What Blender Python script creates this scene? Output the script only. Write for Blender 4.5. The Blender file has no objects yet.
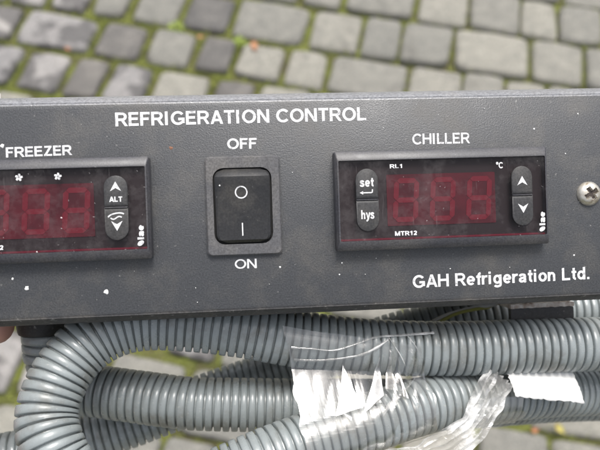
import bpy, bmesh, math, random
from mathutils import Vector, Matrix, noise
random.seed(7)
R = math.radians
sc = bpy.context.scene
col = sc.collection

# ------------------------------------------------------------------ camera, sky, sun, exposure
cam = bpy.data.cameras.new('camera'); camo = bpy.data.objects.new('camera', cam); col.objects.link(camo)
camo.location = (0, 0, 0.92); camo.rotation_euler = (R(30), 0, 0)
cam.sensor_width = 36; cam.lens = 39; cam.clip_start = 0.01; cam.clip_end = 200
cam.dof.use_dof = True; cam.dof.focus_distance = 0.226; cam.dof.aperture_fstop = 12.5
sc.camera = camo

SUN = Vector((0.10, 0.29, 0.93)).normalized()          # towards the bright, veiled sun
sun_el = math.asin(SUN.z); sun_az = math.atan2(SUN.x, SUN.y)
w = bpy.data.worlds.new('World'); sc.world = w; w.use_nodes = True
wn = w.node_tree; bg = wn.nodes['Background']
sky = wn.nodes.new('ShaderNodeTexSky'); sky.sky_type = 'NISHITA'; sky.sun_disc = False
sky.sun_elevation = sun_el; sky.sun_rotation = sun_az
sky.air_density = 1.0; sky.dust_density = 6.0; sky.ozone_density = 1.0
hs = wn.nodes.new('ShaderNodeHueSaturation'); hs.inputs['Saturation'].default_value = 0.35
wn.links.new(sky.outputs[0], hs.inputs['Color']); wn.links.new(hs.outputs[0], bg.inputs[0])
bg.inputs[1].default_value = 0.12
sl = bpy.data.lights.new('sun', 'SUN'); so = bpy.data.objects.new('sun', sl); col.objects.link(so)
sl.energy = 1.4; sl.angle = R(20); sl.color = (1, 0.97, 0.93)
so.rotation_euler = (-SUN).to_track_quat('-Z', 'Y').to_euler()
sc.view_settings.view_transform = 'Standard'; sc.view_settings.look = 'None'
sc.view_settings.exposure = 0.85; sc.view_settings.gamma = 1
sc.cycles.use_denoising = True
sc.cycles.max_bounces = 10; sc.cycles.transparent_max_bounces = 24

# ------------------------------------------------------------------ helpers
MM = 0.001
# the control panel is held tilted towards the viewer: local x right, y up the face, z out of the face (mm)
PM = Matrix(((0.99587, -0.0336, 0.0844, 0.0), (0.07156, 0.86245, -0.50105, 0.111),
             (-0.05596, 0.50502, 0.86129, 0.72774), (0, 0, 0, 1)))

def mesh_obj(name, verts, faces, mat, parent=None, smooth=False, matrix=None, scale=MM):
    me = bpy.data.meshes.new(name)
    me.from_pydata([(v[0]*scale, v[1]*scale, v[2]*scale) for v in verts], [], faces)
    bm = bmesh.new(); bm.from_mesh(me); bmesh.ops.recalc_face_normals(bm, faces=bm.faces); bm.to_mesh(me); bm.free()
    me.materials.append(mat)
    if smooth:
        for p in me.polygons: p.use_smooth = True
    o = bpy.data.objects.new(name, me); col.objects.link(o)
    if parent: o.parent = parent
    elif matrix is not None: o.matrix_world = matrix
    return o

def autosmooth(o, ang=35):
    me = o.data
    for p in me.polygons: p.use_smooth = True
    bm = bmesh.new(); bm.from_mesh(me)
    for e in bm.edges:
        if len(e.link_faces) == 2 and e.calc_face_angle(0) > R(ang): e.smooth = False
    bm.to_mesh(me); bm.free(); return o

def tag(o, label=None, cat=None, kind=None, group=None):
    if label: o['label'] = label
    if cat: o['category'] = cat
    if kind: o['kind'] = kind
    if group: o['group'] = group
    return o

def rrect(x0, x1, y0, y1, r, n=6):
    pts = []
    for cx, cy, a0 in ((x1-r, y1-r, 0), (x0+r, y1-r, 90), (x0+r, y0+r, 180), (x1-r, y0+r, 270)):
        for i in range(n+1):
            a = R(a0 + 90*i/n); pts.append((cx+r*math.cos(a), cy+r*math.sin(a)))
    return pts

def loft(rings, cap0=False, cap1=True):
    n = len(rings[0]); v = [p for r in rings for p in r]; f = []
    for k in range(len(rings)-1):
        for i in range(n):
            j = (i+1) % n; f.append((k*n+i, k*n+j, (k+1)*n+j, (k+1)*n+i))
    if cap0: f.append(tuple(range(n)))
    if cap1: f.append(tuple((len(rings)-1)*n+i for i in range(n)))
    return v, f

def ring(pts, z): return [(x, y, z) for x, y in pts]

def catmull(P, step):
    P = [Vector(p) for p in P]; P = [2*P[0]-P[1]] + P + [2*P[-1]-P[-2]]; out = []
    for i in range(1, len(P)-2):
        a, b, c, d = P[i-1:i+3]; n = max(2, int((c-b).length/0.4))
        for k in range(n):
            t = k/n
            out.append(0.5*((2*b)+(c-a)*t+(2*a-5*b+4*c-d)*t*t+(3*b-a-3*c+d)*t**3))
    out.append(P[-2])
    res = [out[0]]; acc = 0
    for i in range(1, len(out)):
        seg = out[i]-out[i-1]; L = seg.length; s = 0
        while acc + (L-s) >= step:
            s += step-acc; acc = 0; res.append(out[i-1] + seg*(s/L))
        acc += L-s
    return res

# ------------------------------------------------------------------ materials
def mat(name, color, rough=0.5, spec=0.5, metal=0.0):
    m = bpy.data.materials.new(name); m.use_nodes = True
    b = m.node_tree.nodes['Principled BSDF']
    b.inputs['Base Color'].default_value = (*color, 1); b.inputs['Roughness'].default_value = rough
    b.inputs['Specular IOR Level'].default_value = spec; b.inputs['Metallic'].default_value = metal
    return m, m.node_tree, b

def N(nt, t, **kw):
    n = nt.nodes.new(t)
    for k, v in kw.items():
        if k in n.inputs: n.inputs[k].default_value = v
        else: setattr(n, k, v)
    return n

def tex_noise(nt, scale, detail=4, rough=0.55, coord='Object'):
    tc = N(nt, 'ShaderNodeTexCoord'); n = N(nt, 'ShaderNodeTexNoise', Scale=scale, Detail=detail, Roughness=rough)
    nt.links.new(tc.outputs[coord], n.inputs['Vector']); return n

def ramp(nt, src, stops):
    r = N(nt, 'ShaderNodeValToRGB'); e = r.color_ramp.elements
    while len(e) < len(stops): e.new(0.5)
    for el, (p, c) in zip(e, stops):
        el.position = p; el.color = (*c, 1) if len(c) == 3 else c
    nt.links.new(src, r.inputs[0]); return r

def mix(nt, fac, a, b):
    m = N(nt, 'ShaderNodeMix', data_type='RGBA')
    for s, i in ((fac, 0), (a, 6), (b, 7)):
        if hasattr(s, 'links'): nt.links.new(s, m.inputs[i])
        else: m.inputs[i].default_value = s if isinstance(s, float) else (*s, 1)
    return m.outputs[2]

def bump(nt, b, src, strength, dist):
    n = N(nt, 'ShaderNodeBump', Strength=strength, Distance=dist)
    nt.links.new(src, n.inputs['Height']); nt.links.new(n.outputs[0], b.inputs['Normal']); return n

def dusty(name, base, rough, spec=0.5, grain=900, gs=0.5, gd=0.0003, dust=(0.30, 0.27, 0.22), d0=0.48, d1=0.80, dmax=0.28, speck=0.66):
    """dark moulded or powder coated surface: fine grain, settled dust in patches, pale specks"""
    m, nt, b = mat(name, base, rough, spec)
    fine = tex_noise(nt, grain, 3, 0.6); bump(nt, b, fine.outputs[0], gs, gd)
    patch = tex_noise(nt, 42, 6, 0.7); pr = ramp(nt, patch.outputs[0], [(d0, (0, 0, 0)), (d1, (dmax,)*3)])
    c1 = mix(nt, pr.outputs[0], base, dust)
    sp = tex_noise(nt, 650, 2, 0.5); sr = ramp(nt, sp.outputs[0], [(speck, (0, 0, 0)), (speck+0.08, (0.35,)*3)])
    c2 = mix(nt, sr.outputs[0], c1, (0.34, 0.33, 0.31))
    fr = ramp(nt, fine.outputs[0], [(0.35, (0.75,)*3), (0.65, (1.3,)*3)])
    mm = N(nt, 'ShaderNodeMix', data_type='RGBA', blend_type='MULTIPLY'); mm.inputs[0].default_value = 1
    nt.links.new(c2, mm.inputs[6]); nt.links.new(fr.outputs[0], mm.inputs[7])
    nt.links.new(mm.outputs[2], b.inputs['Base Color'])
    rr = ramp(nt, patch.outputs[0], [(0.3, (rough-0.06,)*3), (0.8, (min(1, rough+0.25),)*3)])
    nt.links.new(rr.outputs[0], b.inputs['Roughness'])
    return m

M_panel = dusty('panel_powder_coat', (0.049, 0.051, 0.055), 0.38, 0.6, grain=1900, gs=0.45, gd=0.00025, dust=(0.22, 0.195, 0.155), dmax=0.27, speck=0.70)
M_edge = dusty('panel_edge_sky_glare', (0.20, 0.203, 0.215), 0.30, 0.8, grain=1200, gs=0.5, gd=0.0003, speck=0.68)  # pale base colour paints the sky glare into the upper rim
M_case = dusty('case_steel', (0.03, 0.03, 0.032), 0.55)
M_bezel = dusty('bezel_plastic', (0.045, 0.045, 0.052), 0.33, 0.5, grain=1800, gs=0.2, gd=0.0001, dmax=0.18, speck=0.74)
M_switch = dusty('switch_frame_plastic', (0.075, 0.075, 0.080), 0.5, 0.5, grain=1500, gs=0.2, gd=0.0001, d0=0.45, dmax=0.3, speck=0.72)
M_rocker = dusty('rocker_plastic', (0.020, 0.020, 0.021), 0.27, 0.5, grain=1500, gs=0.15, gd=0.0001, d0=0.5, dmax=0.16, speck=0.72)
M_button = dusty('button_rubber', (0.036, 0.036, 0.038), 0.45, 0.4, grain=1500, gs=0.2, gd=0.0001, dmax=0.15, speck=0.72)
M_black, _, _ = mat('black_recess', (0.008, 0.008, 0.008), 0.7)
M_gland = dusty('gland_nylon', (0.012, 0.012, 0.013), 0.45, 0.5, dmax=0.1)
M_print, nt, b = mat('white_print', (0.80, 0.80, 0.80), 0.55)
n = tex_noise(nt, 700, 3); r_ = ramp(nt, n.outputs[0], [(0.30, (0.30, 0.30, 0.31)), (0.46, (0.68, 0.68, 0.69))])
nt.links.new(r_.outputs[0], b.inputs['Base Color'])
M_speck, _, _ = mat('white_paint_fleck', (0.82, 0.82, 0.80), 0.6)
M_rust, _, _ = mat('rust_fleck', (0.22, 0.11, 0.07), 0.9)
M_backing, _, _ = mat('lens_backing', (0.012, 0.008, 0.009), 0.5)
M_red, nt, b = mat('display_filter_red', (0.13, 0.006, 0.016), 0.4)
n = tex_noise(nt, 120, 3); r_ = ramp(nt, n.outputs[0], [(0.30, (0.050, 0.002, 0.007)), (0.70, (0.095, 0.004, 0.012))]); nt.links.new(r_.outputs[0], b.inputs['Base Color'])
M_seg, _, _ = mat('display_segment_red', (0.14, 0.005, 0.016), 0.4)
M_redline, _, _ = mat('lens_edge_red', (0.12, 0.005, 0.018), 0.3)

def thin_fresnel(nt, f0):
    # Schlick reflectance of a thin sheet, the same from both sides
    lw = N(nt, 'ShaderNodeLayerWeight'); lw.inputs['Blend'].default_value = 0.5
    p = N(nt, 'ShaderNodeMath', operation='POWER'); p.inputs[1].default_value = 5; nt.links.new(lw.outputs['Facing'], p.inputs[0])
    m = N(nt, 'ShaderNodeMath', operation='MULTIPLY_ADD'); m.inputs[1].default_value = 0.55; m.inputs[2].default_value = f0
    nt.links.new(p.outputs[0], m.inputs[0]); return m

# clear dusty scratched window
M_lens = bpy.data.materials.new('clear_window'); M_lens.use_nodes = True; nt = M_lens.node_tree; nt.nodes.clear()
out = N(nt, 'ShaderNodeOutputMaterial'); tr = N(nt, 'ShaderNodeBsdfTransparent'); tr.inputs[0].default_value = (0.82, 0.76, 0.77, 1)
gl = N(nt, 'ShaderNodeBsdfGlossy', Roughness=0.09); fz = thin_fresnel(nt, 0.02)
s1 = N(nt, 'ShaderNodeMixShader'); nt.links.new(fz.outputs[0], s1.inputs[0]); nt.links.new(tr.outputs[0], s1.inputs[1]); nt.links.new(gl.outputs[0], s1.inputs[2])
df = N(nt, 'ShaderNodeBsdfDiffuse'); df.inputs[0].default_value = (0.55, 0.52, 0.52, 1)
a = tex_noise(nt, 75, 8, 0.75); ar = ramp(nt, a.outputs[0], [(0.46, (0.0,)*3), (0.62, (0.05,)*3), (0.75, (0.22,)*3)])
tc = N(nt, 'ShaderNodeTexCoord'); mp = N(nt, 'ShaderNodeMapping'); mp.inputs['Rotation'].default_value = (0, 0, 0.6); mp.inputs['Scale'].default_value = (900, 60, 1)
nt.links.new(tc.outputs['Object'], mp.inputs[0]); sn = N(nt, 'ShaderNodeTexNoise', Scale=1.0, Detail=2.0); nt.links.new(mp.outputs[0], sn.inputs[0])
scr = ramp(nt, sn.outputs[0], [(0.70, (0, 0, 0)), (0.76, (0.07,)*3)])
sp = tex_noise(nt, 900, 2); spr = ramp(nt, sp.outputs[0], [(0.72, (0, 0, 0)), (0.78, (0.35,)*3)])
ad = N(nt, 'ShaderNodeMath', operation='ADD'); ad2 = N(nt, 'ShaderNodeMath', operation='ADD', use_clamp=True)
nt.links.new(ar.outputs[0], ad.inputs[0]); nt.links.new(scr.outputs[0], ad.inputs[1]); nt.links.new(ad.outputs[0], ad2.inputs[0]); nt.links.new(spr.outputs[0], ad2.inputs[1])
s2 = N(nt, 'ShaderNodeMixShader'); nt.links.new(ad2.outputs[0], s2.inputs[0]); nt.links.new(s1.outputs[0], s2.inputs[1]); nt.links.new(df.outputs[0], s2.inputs[2])
nt.links.new(s2.outputs[0], out.inputs[0])

M_steel, nt, b = mat('plated_screw_steel', (0.72, 0.69, 0.62), 0.36, 0.5, 0.75)
n = tex_noise(nt, 500, 4); r_ = ramp(nt, n.outputs[0], [(0.4, (0.78, 0.75, 0.68)), (0.62, (0.55, 0.50, 0.42)), (0.75, (0.25, 0.19, 0.13))]); nt.links.new(r_.outputs[0], b.inputs['Base Color'])
M_slot, _, _ = mat('screw_slot_dark', (0.05, 0.04, 0.035), 0.8)  # flat dark tone for the cross plate in the screw recess

M_hose, nt, b = mat('grey_pvc_conduit', (0.24, 0.27, 0.28), 0.33, 0.7)
n = tex_noise(nt, 60, 6, 0.7); c = ramp(nt, n.outputs[0], [(0.32, (0.275, 0.305, 0.31)), (0.52, (0.235, 0.26, 0.262)), (0.70, (0.16, 0.16, 0.145))])
n2 = tex_noise(nt, 700, 3); c2 = ramp(nt, n2.outputs[0], [(0.64, (0, 0, 0)), (0.72, (0.4,)*3)])
nt.links.new(mix(nt, c2.outputs[0], c.outputs[0], (0.45, 0.45, 0.42)), b.inputs['Base Color'])
rr = ramp(nt, n.outputs[0], [(0.3, (0.22,)*3), (0.75, (0.42,)*3)]); nt.links.new(rr.outputs[0], b.inputs['Roughness'])
bump(nt, b, n2.outputs[0], 0.12, 0.0003)

def film_mat(name, milk, refl):
    m = bpy.data.materials.new(name); m.use_nodes = True; nt = m.node_tree; nt.nodes.clear()
    out = N(nt, 'ShaderNodeOutputMaterial'); tr = N(nt, 'ShaderNodeBsdfTransparent'); tr.inputs[0].default_value = (0.97, 0.96, 0.94, 1)
    gl = N(nt, 'ShaderNodeBsdfGlossy', Roughness=0.13); lw = thin_fresnel(nt, refl)
    n = tex_noise(nt, 160, 4, 0.6); bp = N(nt, 'ShaderNodeBump', Strength=0.15, Distance=0.0004); nt.links.new(n.outputs[0], bp.inputs['Height'])
    nt.links.new(bp.outputs[0], gl.inputs['Normal'])
    s1 = N(nt, 'ShaderNodeMixShader'); nt.links.new(lw.outputs[0], s1.inputs[0]); nt.links.new(tr.outputs[0], s1.inputs[1]); nt.links.new(gl.outputs[0], s1.inputs[2])
    df = N(nt, 'ShaderNodeBsdfDiffuse'); df.inputs[0].default_value = (0.85, 0.85, 0.84, 1)
    n3 = tex_noise(nt, 90, 5, 0.65); r3 = ramp(nt, n3.outputs[0], [(0.45, (milk*0.25,)*3), (0.7, (milk*1.6,)*3)])
    s2 = N(nt, 'ShaderNodeMixShader'); nt.links.new(r3.outputs[0], s2.inputs[0]); nt.links.new(s1.outputs[0], s2.inputs[1]); nt.links.new(df.outputs[0], s2.inputs[2])
    nt.links.new(s2.outputs[0], out.inputs[0]); return m
M_film = film_mat('clear_packing_tape', 0.025, 0.16)
M_film2 = film_mat('crumpled_tape', 0.62, 0.15)
M_film3 = film_mat('creased_tape', 0.22, 0.22)
M_white, nt, b = mat('white_tape', (0.74, 0.74, 0.72), 0.35)
n = tex_noise(nt, 120, 5); bump(nt, b, n.outputs[0], 0.6, 0.0012)
M_card, nt, b = mat('rusty_lip', (0.42, 0.38, 0.33), 0.8)
n = tex_noise(nt, 400, 4); r_ = ramp(nt, n.outputs[0], [(0.35, (0.5, 0.47, 0.43)), (0.7, (0.2, 0.14, 0.1))]); nt.links.new(r_.outputs[0], b.inputs['Base Color'])
M_skin, nt, b = mat('skin', (0.44, 0.23, 0.18), 0.5); b.inputs['Subsurface Weight'].default_value = 0.15; b.inputs['Subsurface Radius'].default_value = (0.004, 0.0015, 0.001)
M_wire_y, _, _ = mat('wire_yellow', (0.30, 0.30, 0.07), 0.5)
M_wire_w, _, _ = mat('wire_white', (0.5, 0.5, 0.48), 0.4)

def stone(name, dry, damp, lo, hi):
    m, nt, b = mat(name, dry, 0.8, 0.35)
    oi = N(nt, 'ShaderNodeObjectInfo'); geo = N(nt, 'ShaderNodeNewGeometry')
    n = N(nt, 'ShaderNodeTexNoise', Scale=16.0, Detail=5.0, Roughness=0.5); nt.links.new(geo.outputs['Position'], n.inputs['Vector'])
    r0 = ramp(nt, n.outputs[0], [(lo, (1,)*3), (hi, (0,)*3)])
    g = N(nt, 'ShaderNodeTexNoise', Scale=260.0, Detail=5.0, Roughness=0.7); nt.links.new(geo.outputs['Position'], g.inputs['Vector'])
    g2 = N(nt, 'ShaderNodeTexNoise', Scale=45.0, Detail=4.0); nt.links.new(geo.outputs['Position'], g2.inputs['Vector'])
    base = mix(nt, r0.outputs[0], dry, damp)
    gr = ramp(nt, g.outputs[0], [(0.3, (0.6,)*3), (0.7, (1.35,)*3)]); gr2 = ramp(nt, g2.outputs[0], [(0.3, (0.85, 0.85, 0.84)), (0.7, (1.1, 1.09, 1.06))])
    rv = ramp(nt, oi.outputs['Random'], [(0, (0.82,)*3), (1, (1.12, 1.10, 1.06))])
    cur = base
    for x in (gr, gr2, rv):
        mm = N(nt, 'ShaderNodeMix', data_type='RGBA', blend_type='MULTIPLY'); mm.inputs[0].default_value = 1
        nt.links.new(cur, mm.inputs[6]); nt.links.new(x.outputs[0], mm.inputs[7]); cur = mm.outputs[2]
    nt.links.new(cur, b.inputs['Base Color'])
    rr = ramp(nt, r0.outputs[0], [(0, (0.85,)*3), (1, (0.55,)*3)]); nt.links.new(rr.outputs[0], b.inputs['Roughness'])
    bump(nt, b, g.outputs[0], 0.5, 0.004); return m
M_dry = stone('sett_stone_dry', (0.238, 0.234, 0.214), (0.165, 0.16, 0.145), 0.30, 0.40)
M_patchy = stone('sett_stone_half_damp', (0.27, 0.263, 0.265), (0.115, 0.111, 0.113), 0.46, 0.53)
M_damp = stone('sett_stone_damp', (0.165, 0.158, 0.152), (0.115, 0.11, 0.107), 0.40, 0.60)
M_bed, nt, b = mat('mossy_joint_soil', (0.1, 0.12, 0.03), 0.95, 0.2)
geo = N(nt, 'ShaderNodeNewGeometry'); n = N(nt, 'ShaderNodeTexNoise', Scale=22.0, Detail=6.0, Roughness=0.65); nt.links.new(geo.outputs['Position'], n.inputs['Vector'])
r_ = ramp(nt, n.outputs[0], [(0.3, (0.07, 0.06, 0.04)), (0.45, (0.09, 0.085, 0.04)), (0.62, (0.14, 0.16, 0.04)), (0.75, (0.10, 0.075, 0.05))]); nt.links.new(r_.outputs[0], b.inputs['Base Color'])
bump(nt, b, n.outputs[0], 0.6, 0.01)
def leafmat(name, a, bcol):
    m, nt, b = mat(name, a, 0.7, 0.3); geo = N(nt, 'ShaderNodeNewGeometry')
    n = N(nt, 'ShaderNodeTexNoise', Scale=60.0, Detail=3.0); nt.links.new(geo.outputs['Position'], n.inputs['Vector'])
    r_ = ramp(nt, n.outputs[0], [(0.35, a), (0.65, bcol)]); nt.links.new(r_.outputs[0], b.inputs['Base Color']); return m
M_moss = leafmat('moss', (0.09, 0.11, 0.02), (0.26, 0.29, 0.06))
M_weed = leafmat('weed_leaf', (0.20, 0.28, 0.05), (0.36, 0.44, 0.10))
M_leaf_o = leafmat('fallen_leaf_orange', (0.36, 0.15, 0.08), (0.40, 0.22, 0.12))
M_leaf_y = leafmat('fallen_leaf_yellow', (0.40, 0.37, 0.10), (0.36, 0.29, 0.10))

# ------------------------------------------------------------------ pavement: setts in mossy joints
RA = R(-11.5); RM = Matrix.Rotation(RA, 4, 'Z')
bed = mesh_obj('pavement', [(-4000, -4000, -14), (4000, -4000, -14), (4000, 4000, -14), (-4000, 4000, -14)], [(0, 1, 2, 3)], M_bed, matrix=RM)
tag(bed, 'stone sett pavement with moss growing in its joints', kind='structure')

lines = [265, 375, 484, 593, 702, 812, 914, 1028, 1138]           # joint lines between rows, mm
lo = list(lines); 
while lo[0] > -1500: lo.insert(0, lo[0] - random.uniform(98, 116))
while lo[-1] < 2900: lo.append(lo[-1] + random.uniform(98, 116))
known = {812: [-746, -585, -481, -381, -304, -203, -121, 29, 132], 914: [-718, -625, -544, -437, -334, -178, -72, 6, 107, 256, 355],
         1028: [-124, 25, 129, 232, 305], 702: [-800, -702, -605, -527, -441, -327, -240], 265 - 0: [100, 205, 271, 385]}
# damp state where it shows: row line -> joints left of which the stone is half damp or damp
state = {(812, -746): 'p', (812, -585): 'd', (812, -481): 'l', (812, -381): 'd', (812, -304): 'l', (812, -203): 'l', (702, -800): 'p', (702, -702): 'p',
         (702, -605): 'd', (702, -527): 'p', (702, -441): 'l', (914, -437): 'd', (914, -718): 'p', (914, -625): 'l', (914, -544): 'l', (914, -334): 'l'}
def sett_mesh(u0, u1, v0, v1):
    g = random.uniform(3.4, 5.0) + (3.6 if u0 < -300 else 1.2 if u0 < -100 else 0.0)
    j = lambda s=3.6: random.uniform(-s, s)
    c = [(u0+g+j(), v0+g+j()), (u1-g+j(), v0+g+j()), (u1-g+j(), v1-g+j()), (u0+g+j(), v1-g+j())]
    mx = sum(p[0] for p in c)/4; my = sum(p[1] for p in c)/4
    out = []
    for i in range(4):                                             # rounded quad: three points a corner, one mid-side
        p = Vector(c[i]); q = Vector(c[(i+1) % 4]); o = Vector(c[i-1])
        r1 = random.uniform(0.07, 0.16)
        out += [p.lerp(o, r1), p.lerp((p.lerp(o, r1)+p.lerp(q, r1))/2, 0.55), p.lerp(q, r1)]
        md = p.lerp(q, 0.5); out.append(md + (md-Vector((mx, my)))*random.uniform(-0.02, 0.04))
    h = random.uniform(-3, 3); tx, ty = random.uniform(-.02, .02), random.uniform(-.02, .02)
    v = []
    for k, (ins, z) in enumerate(((1.0, -16), (1.0, -6), (0.95, -1.5), (0.82, 0.8))):
        for p in out:
            x = (p.x-mx)*ins; y = (p.y-my)*ins
            v.append((x, y, z+h+tx*x+ty*y+(random.uniform(-1.8, 1.8) if k > 1 else 0)))
    n = len(out); f = []
    for k in range(3):
        for i in range(n): f.append((k*n+i, k*n+(i+1) % n, (k+1)*n+(i+1) % n, (k+1)*n+i))
    v.append((0, 0, 1.8+h)); f += [(3*n+i, 3*n+(i+1) % n, 4*n) for i in range(n)]
    return v, f, (mx, my)
cells = []; far_v, far_f = [], []; joints = []
mid = (-150, 620)
for a, bb in zip(lo[:-1], lo[1:]):
    js = list(known.get(a, []))
    if not js: js = [random.uniform(-60, 60)]
    js = [x for x in js]
    while js[0] > -2600: js.insert(0, js[0] - random.choice((78, 88, 98, 104, 110, 122, 150)))
    while js[-1] < 2400: js.append(js[-1] + random.choice((78, 88, 98, 104, 110, 122, 150)))
    for u0, u1 in zip(js[:-1], js[1:]):
        cells.append((math.hypot((u0+u1)/2-mid[0], (a+bb)/2-mid[1]), u0, u1, a, bb))
        joints.append((u0, a, u0, bb)); joints.append((u0, a, u1, a))
cells.sort()
for i, (d, u0, u1, a, bb) in enumerate(cells):
    v, f, (mx, my) = sett_mesh(u0, u1, a, bb)
    if i < 299:
        st = state.get((a, u0))
        if st is None:
            pr = random.random(); left = max(0, min(1, (-(u0)-100)/600))
            st = 'd' if pr < 0.22*left else 'p' if pr < 0.55*left else 'l'
        o = mesh_obj('sett', v, f, {'l': M_dry, 'p': M_patchy, 'd': M_damp}[st], parent=bed, smooth=True)
        o.location = (mx*MM, my*MM, 0)
    elif d < 3200:
        b0 = len(far_v); far_v += [(x+mx, y+my, z) for x, y, z in v]; far_f += [tuple(k+b0 for k in q) for q in f]
o = mesh_obj('distant_setts', far_v, far_f, M_dry, parent=bed, smooth=True); tag(o, kind='stuff')
# moss leaves in the joints
mv, mf = [], []
for (x0, y0, x1, y1) in joints:
    if math.hypot((x0+x1)/2-mid[0], (y0+y1)/2-mid[1]) > 1150: continue
    L = math.hypot(x1-x0, y1-y0); left = max(0.5, min(1, (-(x0+x1)/2+350)/800))
    cnt = int(L*2.2*left*random.uniform(0.3, 1.3))
    for _ in range(cnt):
        t = random.random(); wv = random.gauss(0, 3.6)
        dx, dy = (x1-x0)/L, (y1-y0)/L
        x = x0+(x1-x0)*t-dy*wv; y = y0+(y1-y0)*t+dx*wv; z = -12+abs(random.gauss(0, 5)); a = random.uniform(0, 6.28); s = random.uniform(1.2, 3.2)
        b0 = len(mv); ca, sa = math.cos(a)*s, math.sin(a)*s; tz = random.uniform(0.2, 1.6)*s
        mv += [(x-ca*.3+sa*.4, y-sa*.3-ca*.4, z), (x+ca*.5+sa*.4, y+sa*.5-ca*.4, z+tz*.5), (x+ca, y+sa, z+tz), (x-ca*.1-sa*.4, y-sa*.1+ca*.4, z+tz*.4)]
        mf.append((b0, b0+1, b0+2, b0+3))
o = mesh_obj('moss', mv, mf, M_moss, matrix=RM); tag(o, 'yellow green moss growing along the joints between the setts', 'moss', 'stuff')

def weed(u, v, n, rad, label):
    vv, ff = [], []
    for _ in range(n):
        a = random.uniform(0, 6.28); r0 = rad*math.sqrt(random.random()); s = random.uniform(3, 7); el = random.uniform(0.1, 1.0)
        c = Vector((r0*math.cos(a), r0*math.sin(a), random.uniform(0, 8))); a2 = random.uniform(0, 6.28)
        d = Vector((math.cos(a2)*math.cos(el), math.sin(a2)*math.cos(el), math.sin(el)))*s; sd = Vector((-math.sin(a2), math.cos(a2), 0))*s*.42
        b0 = len(vv); vv += [c, c+d*.4+sd, c+d, c+d*.4-sd]; ff.append((b0, b0+1, b0+2, b0+3))
    p = RM @ Vector((u*MM, v*MM, -0.006))
    return tag(mesh_obj('weed', vv, ff, M_weed, matrix=Matrix.Translation(p)), label, 'weed')
weed(-437, 914, 70, 17, 'bright green weed clump between pale and dark setts near the top edge')
weed(-303, 905, 45, 12, 'small green weed beside the orange fallen leaf in the setts')
def fallen_leaf(u, v, L, m, label, rot):
    vv, ff = [], []
    for i in range(7):
        t = i/6; wd = L*0.33*math.sin(math.pi*min(1, t*0.95+0.05))**0.8
        for s in (-1, 0, 1): vv.append((s*wd, (t-.5)*L, (abs(s)*3+4*t*t)))
    for i in range(6):
        for k in (0, 1): ff.append((i*3+k, i*3+k+1, i*3+k+4, i*3+k+3))
    b0 = len(vv); vv += [(-.6, -L*.5, 0), (.6, -L*.5, 0), (.6, -L*.8, 2), (-.6, -L*.8, 2)]; ff.append((b0, b0+1, b0+2, b0+3))
    p = RM @ Vector((u*MM, v*MM, 0.003))
    return tag(mesh_obj('fallen_leaf', vv, ff, m, matrix=Matrix.Translation(p) @ Matrix.Rotation(rot, 4, 'Z'), smooth=True), label, 'leaf')
fallen_leaf(-272, 893, 21, M_leaf_o, 'orange fallen leaf on a pale sett above the title lettering', 0.2)
fallen_leaf(-622, 812, 11, M_leaf_o, 'small orange leaf in the mossy joint at far left', 1.2)
fallen_leaf(-381, 893, 12, M_leaf_o, 'tiny orange leaf in the joint left of the dark sett', 2.0)
fallen_leaf(308, 272, 16, M_leaf_y, 'yellow leaf on the setts below the white tape patch', 0.8)
fallen_leaf(275, 262, 11, M_leaf_o, 'tiny orange leaf in the joint at the lower right', 1.9)

# ------------------------------------------------------------------ control panel
panel = bpy.data.objects.new('control_panel', None); col.objects.link(panel); panel.matrix_world = PM; panel.empty_display_size = 0.05
tag(panel, 'dark grey refrigeration control panel with two temperature controllers and a rocker switch', 'control panel')
X0, X1, Y0, Y1 = -150.0, 115.0, -31.0, 46.2
def ins(d, z, r): return ring(rrect(X0+d, X1-d, Y0+d, Y1-d*1.12, r, 8), z)
v, f = loft([ins(1.2, -12.0, 1.5), ins(0, -12.0, 2), ins(0, -6.5, 2), ins(0.2, -5.2, 2), ins(0.7, -3.6, 2), ins(1.6, -1.7, 2.2), ins(2.4, -0.5, 3.2), ins(2.75, -0.12, 3.4), ins(3.1, -0.25, 3.4), ins(3.5, 0, 3.2)], False, True)
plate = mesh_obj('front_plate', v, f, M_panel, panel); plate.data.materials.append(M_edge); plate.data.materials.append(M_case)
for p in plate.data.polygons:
    if abs(p.normal.z) < 0.97 or p.center.z < -0.0001: p.material_index = 2 if p.center.y < -0.02 else 1   # sky glare painted pale on top and ends, shade painted black on lower lip
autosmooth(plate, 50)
v, f = loft([ring(rrect(-112, 96, -20, 37, 3), -12.2), ring(rrect(-112, 96, -20, 37, 3), -66), ring(rrect(-110, 94, -18, 35, 3), -68)], True, True)
autosmooth(mesh_obj('back_case', v, f, M_case, panel))
# cable gland under the case, hex nut + collar
def lathe_y(cx, cz, prof, n):
    rings = [[(cx+r*math.cos(2*math.pi*i/n), y, cz+r*math.sin(2*math.pi*i/n)) for i in range(n)] for r, y in prof]
    return loft(rings, True, True)
v, f = lathe_y(-98, -45, [(14, -20.2), (14, -27), (13, -28)], 6)
gland = mesh_obj('cable_gland', v, f, M_gland, panel)
v, f = lathe_y(-98, -45, [(12, -28.2), (12.4, -33), (11.6, -38.5), (11.2, -39.5)], 28)
autosmooth(mesh_obj('gland_collar', v, f, M_gland, gland))
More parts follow.
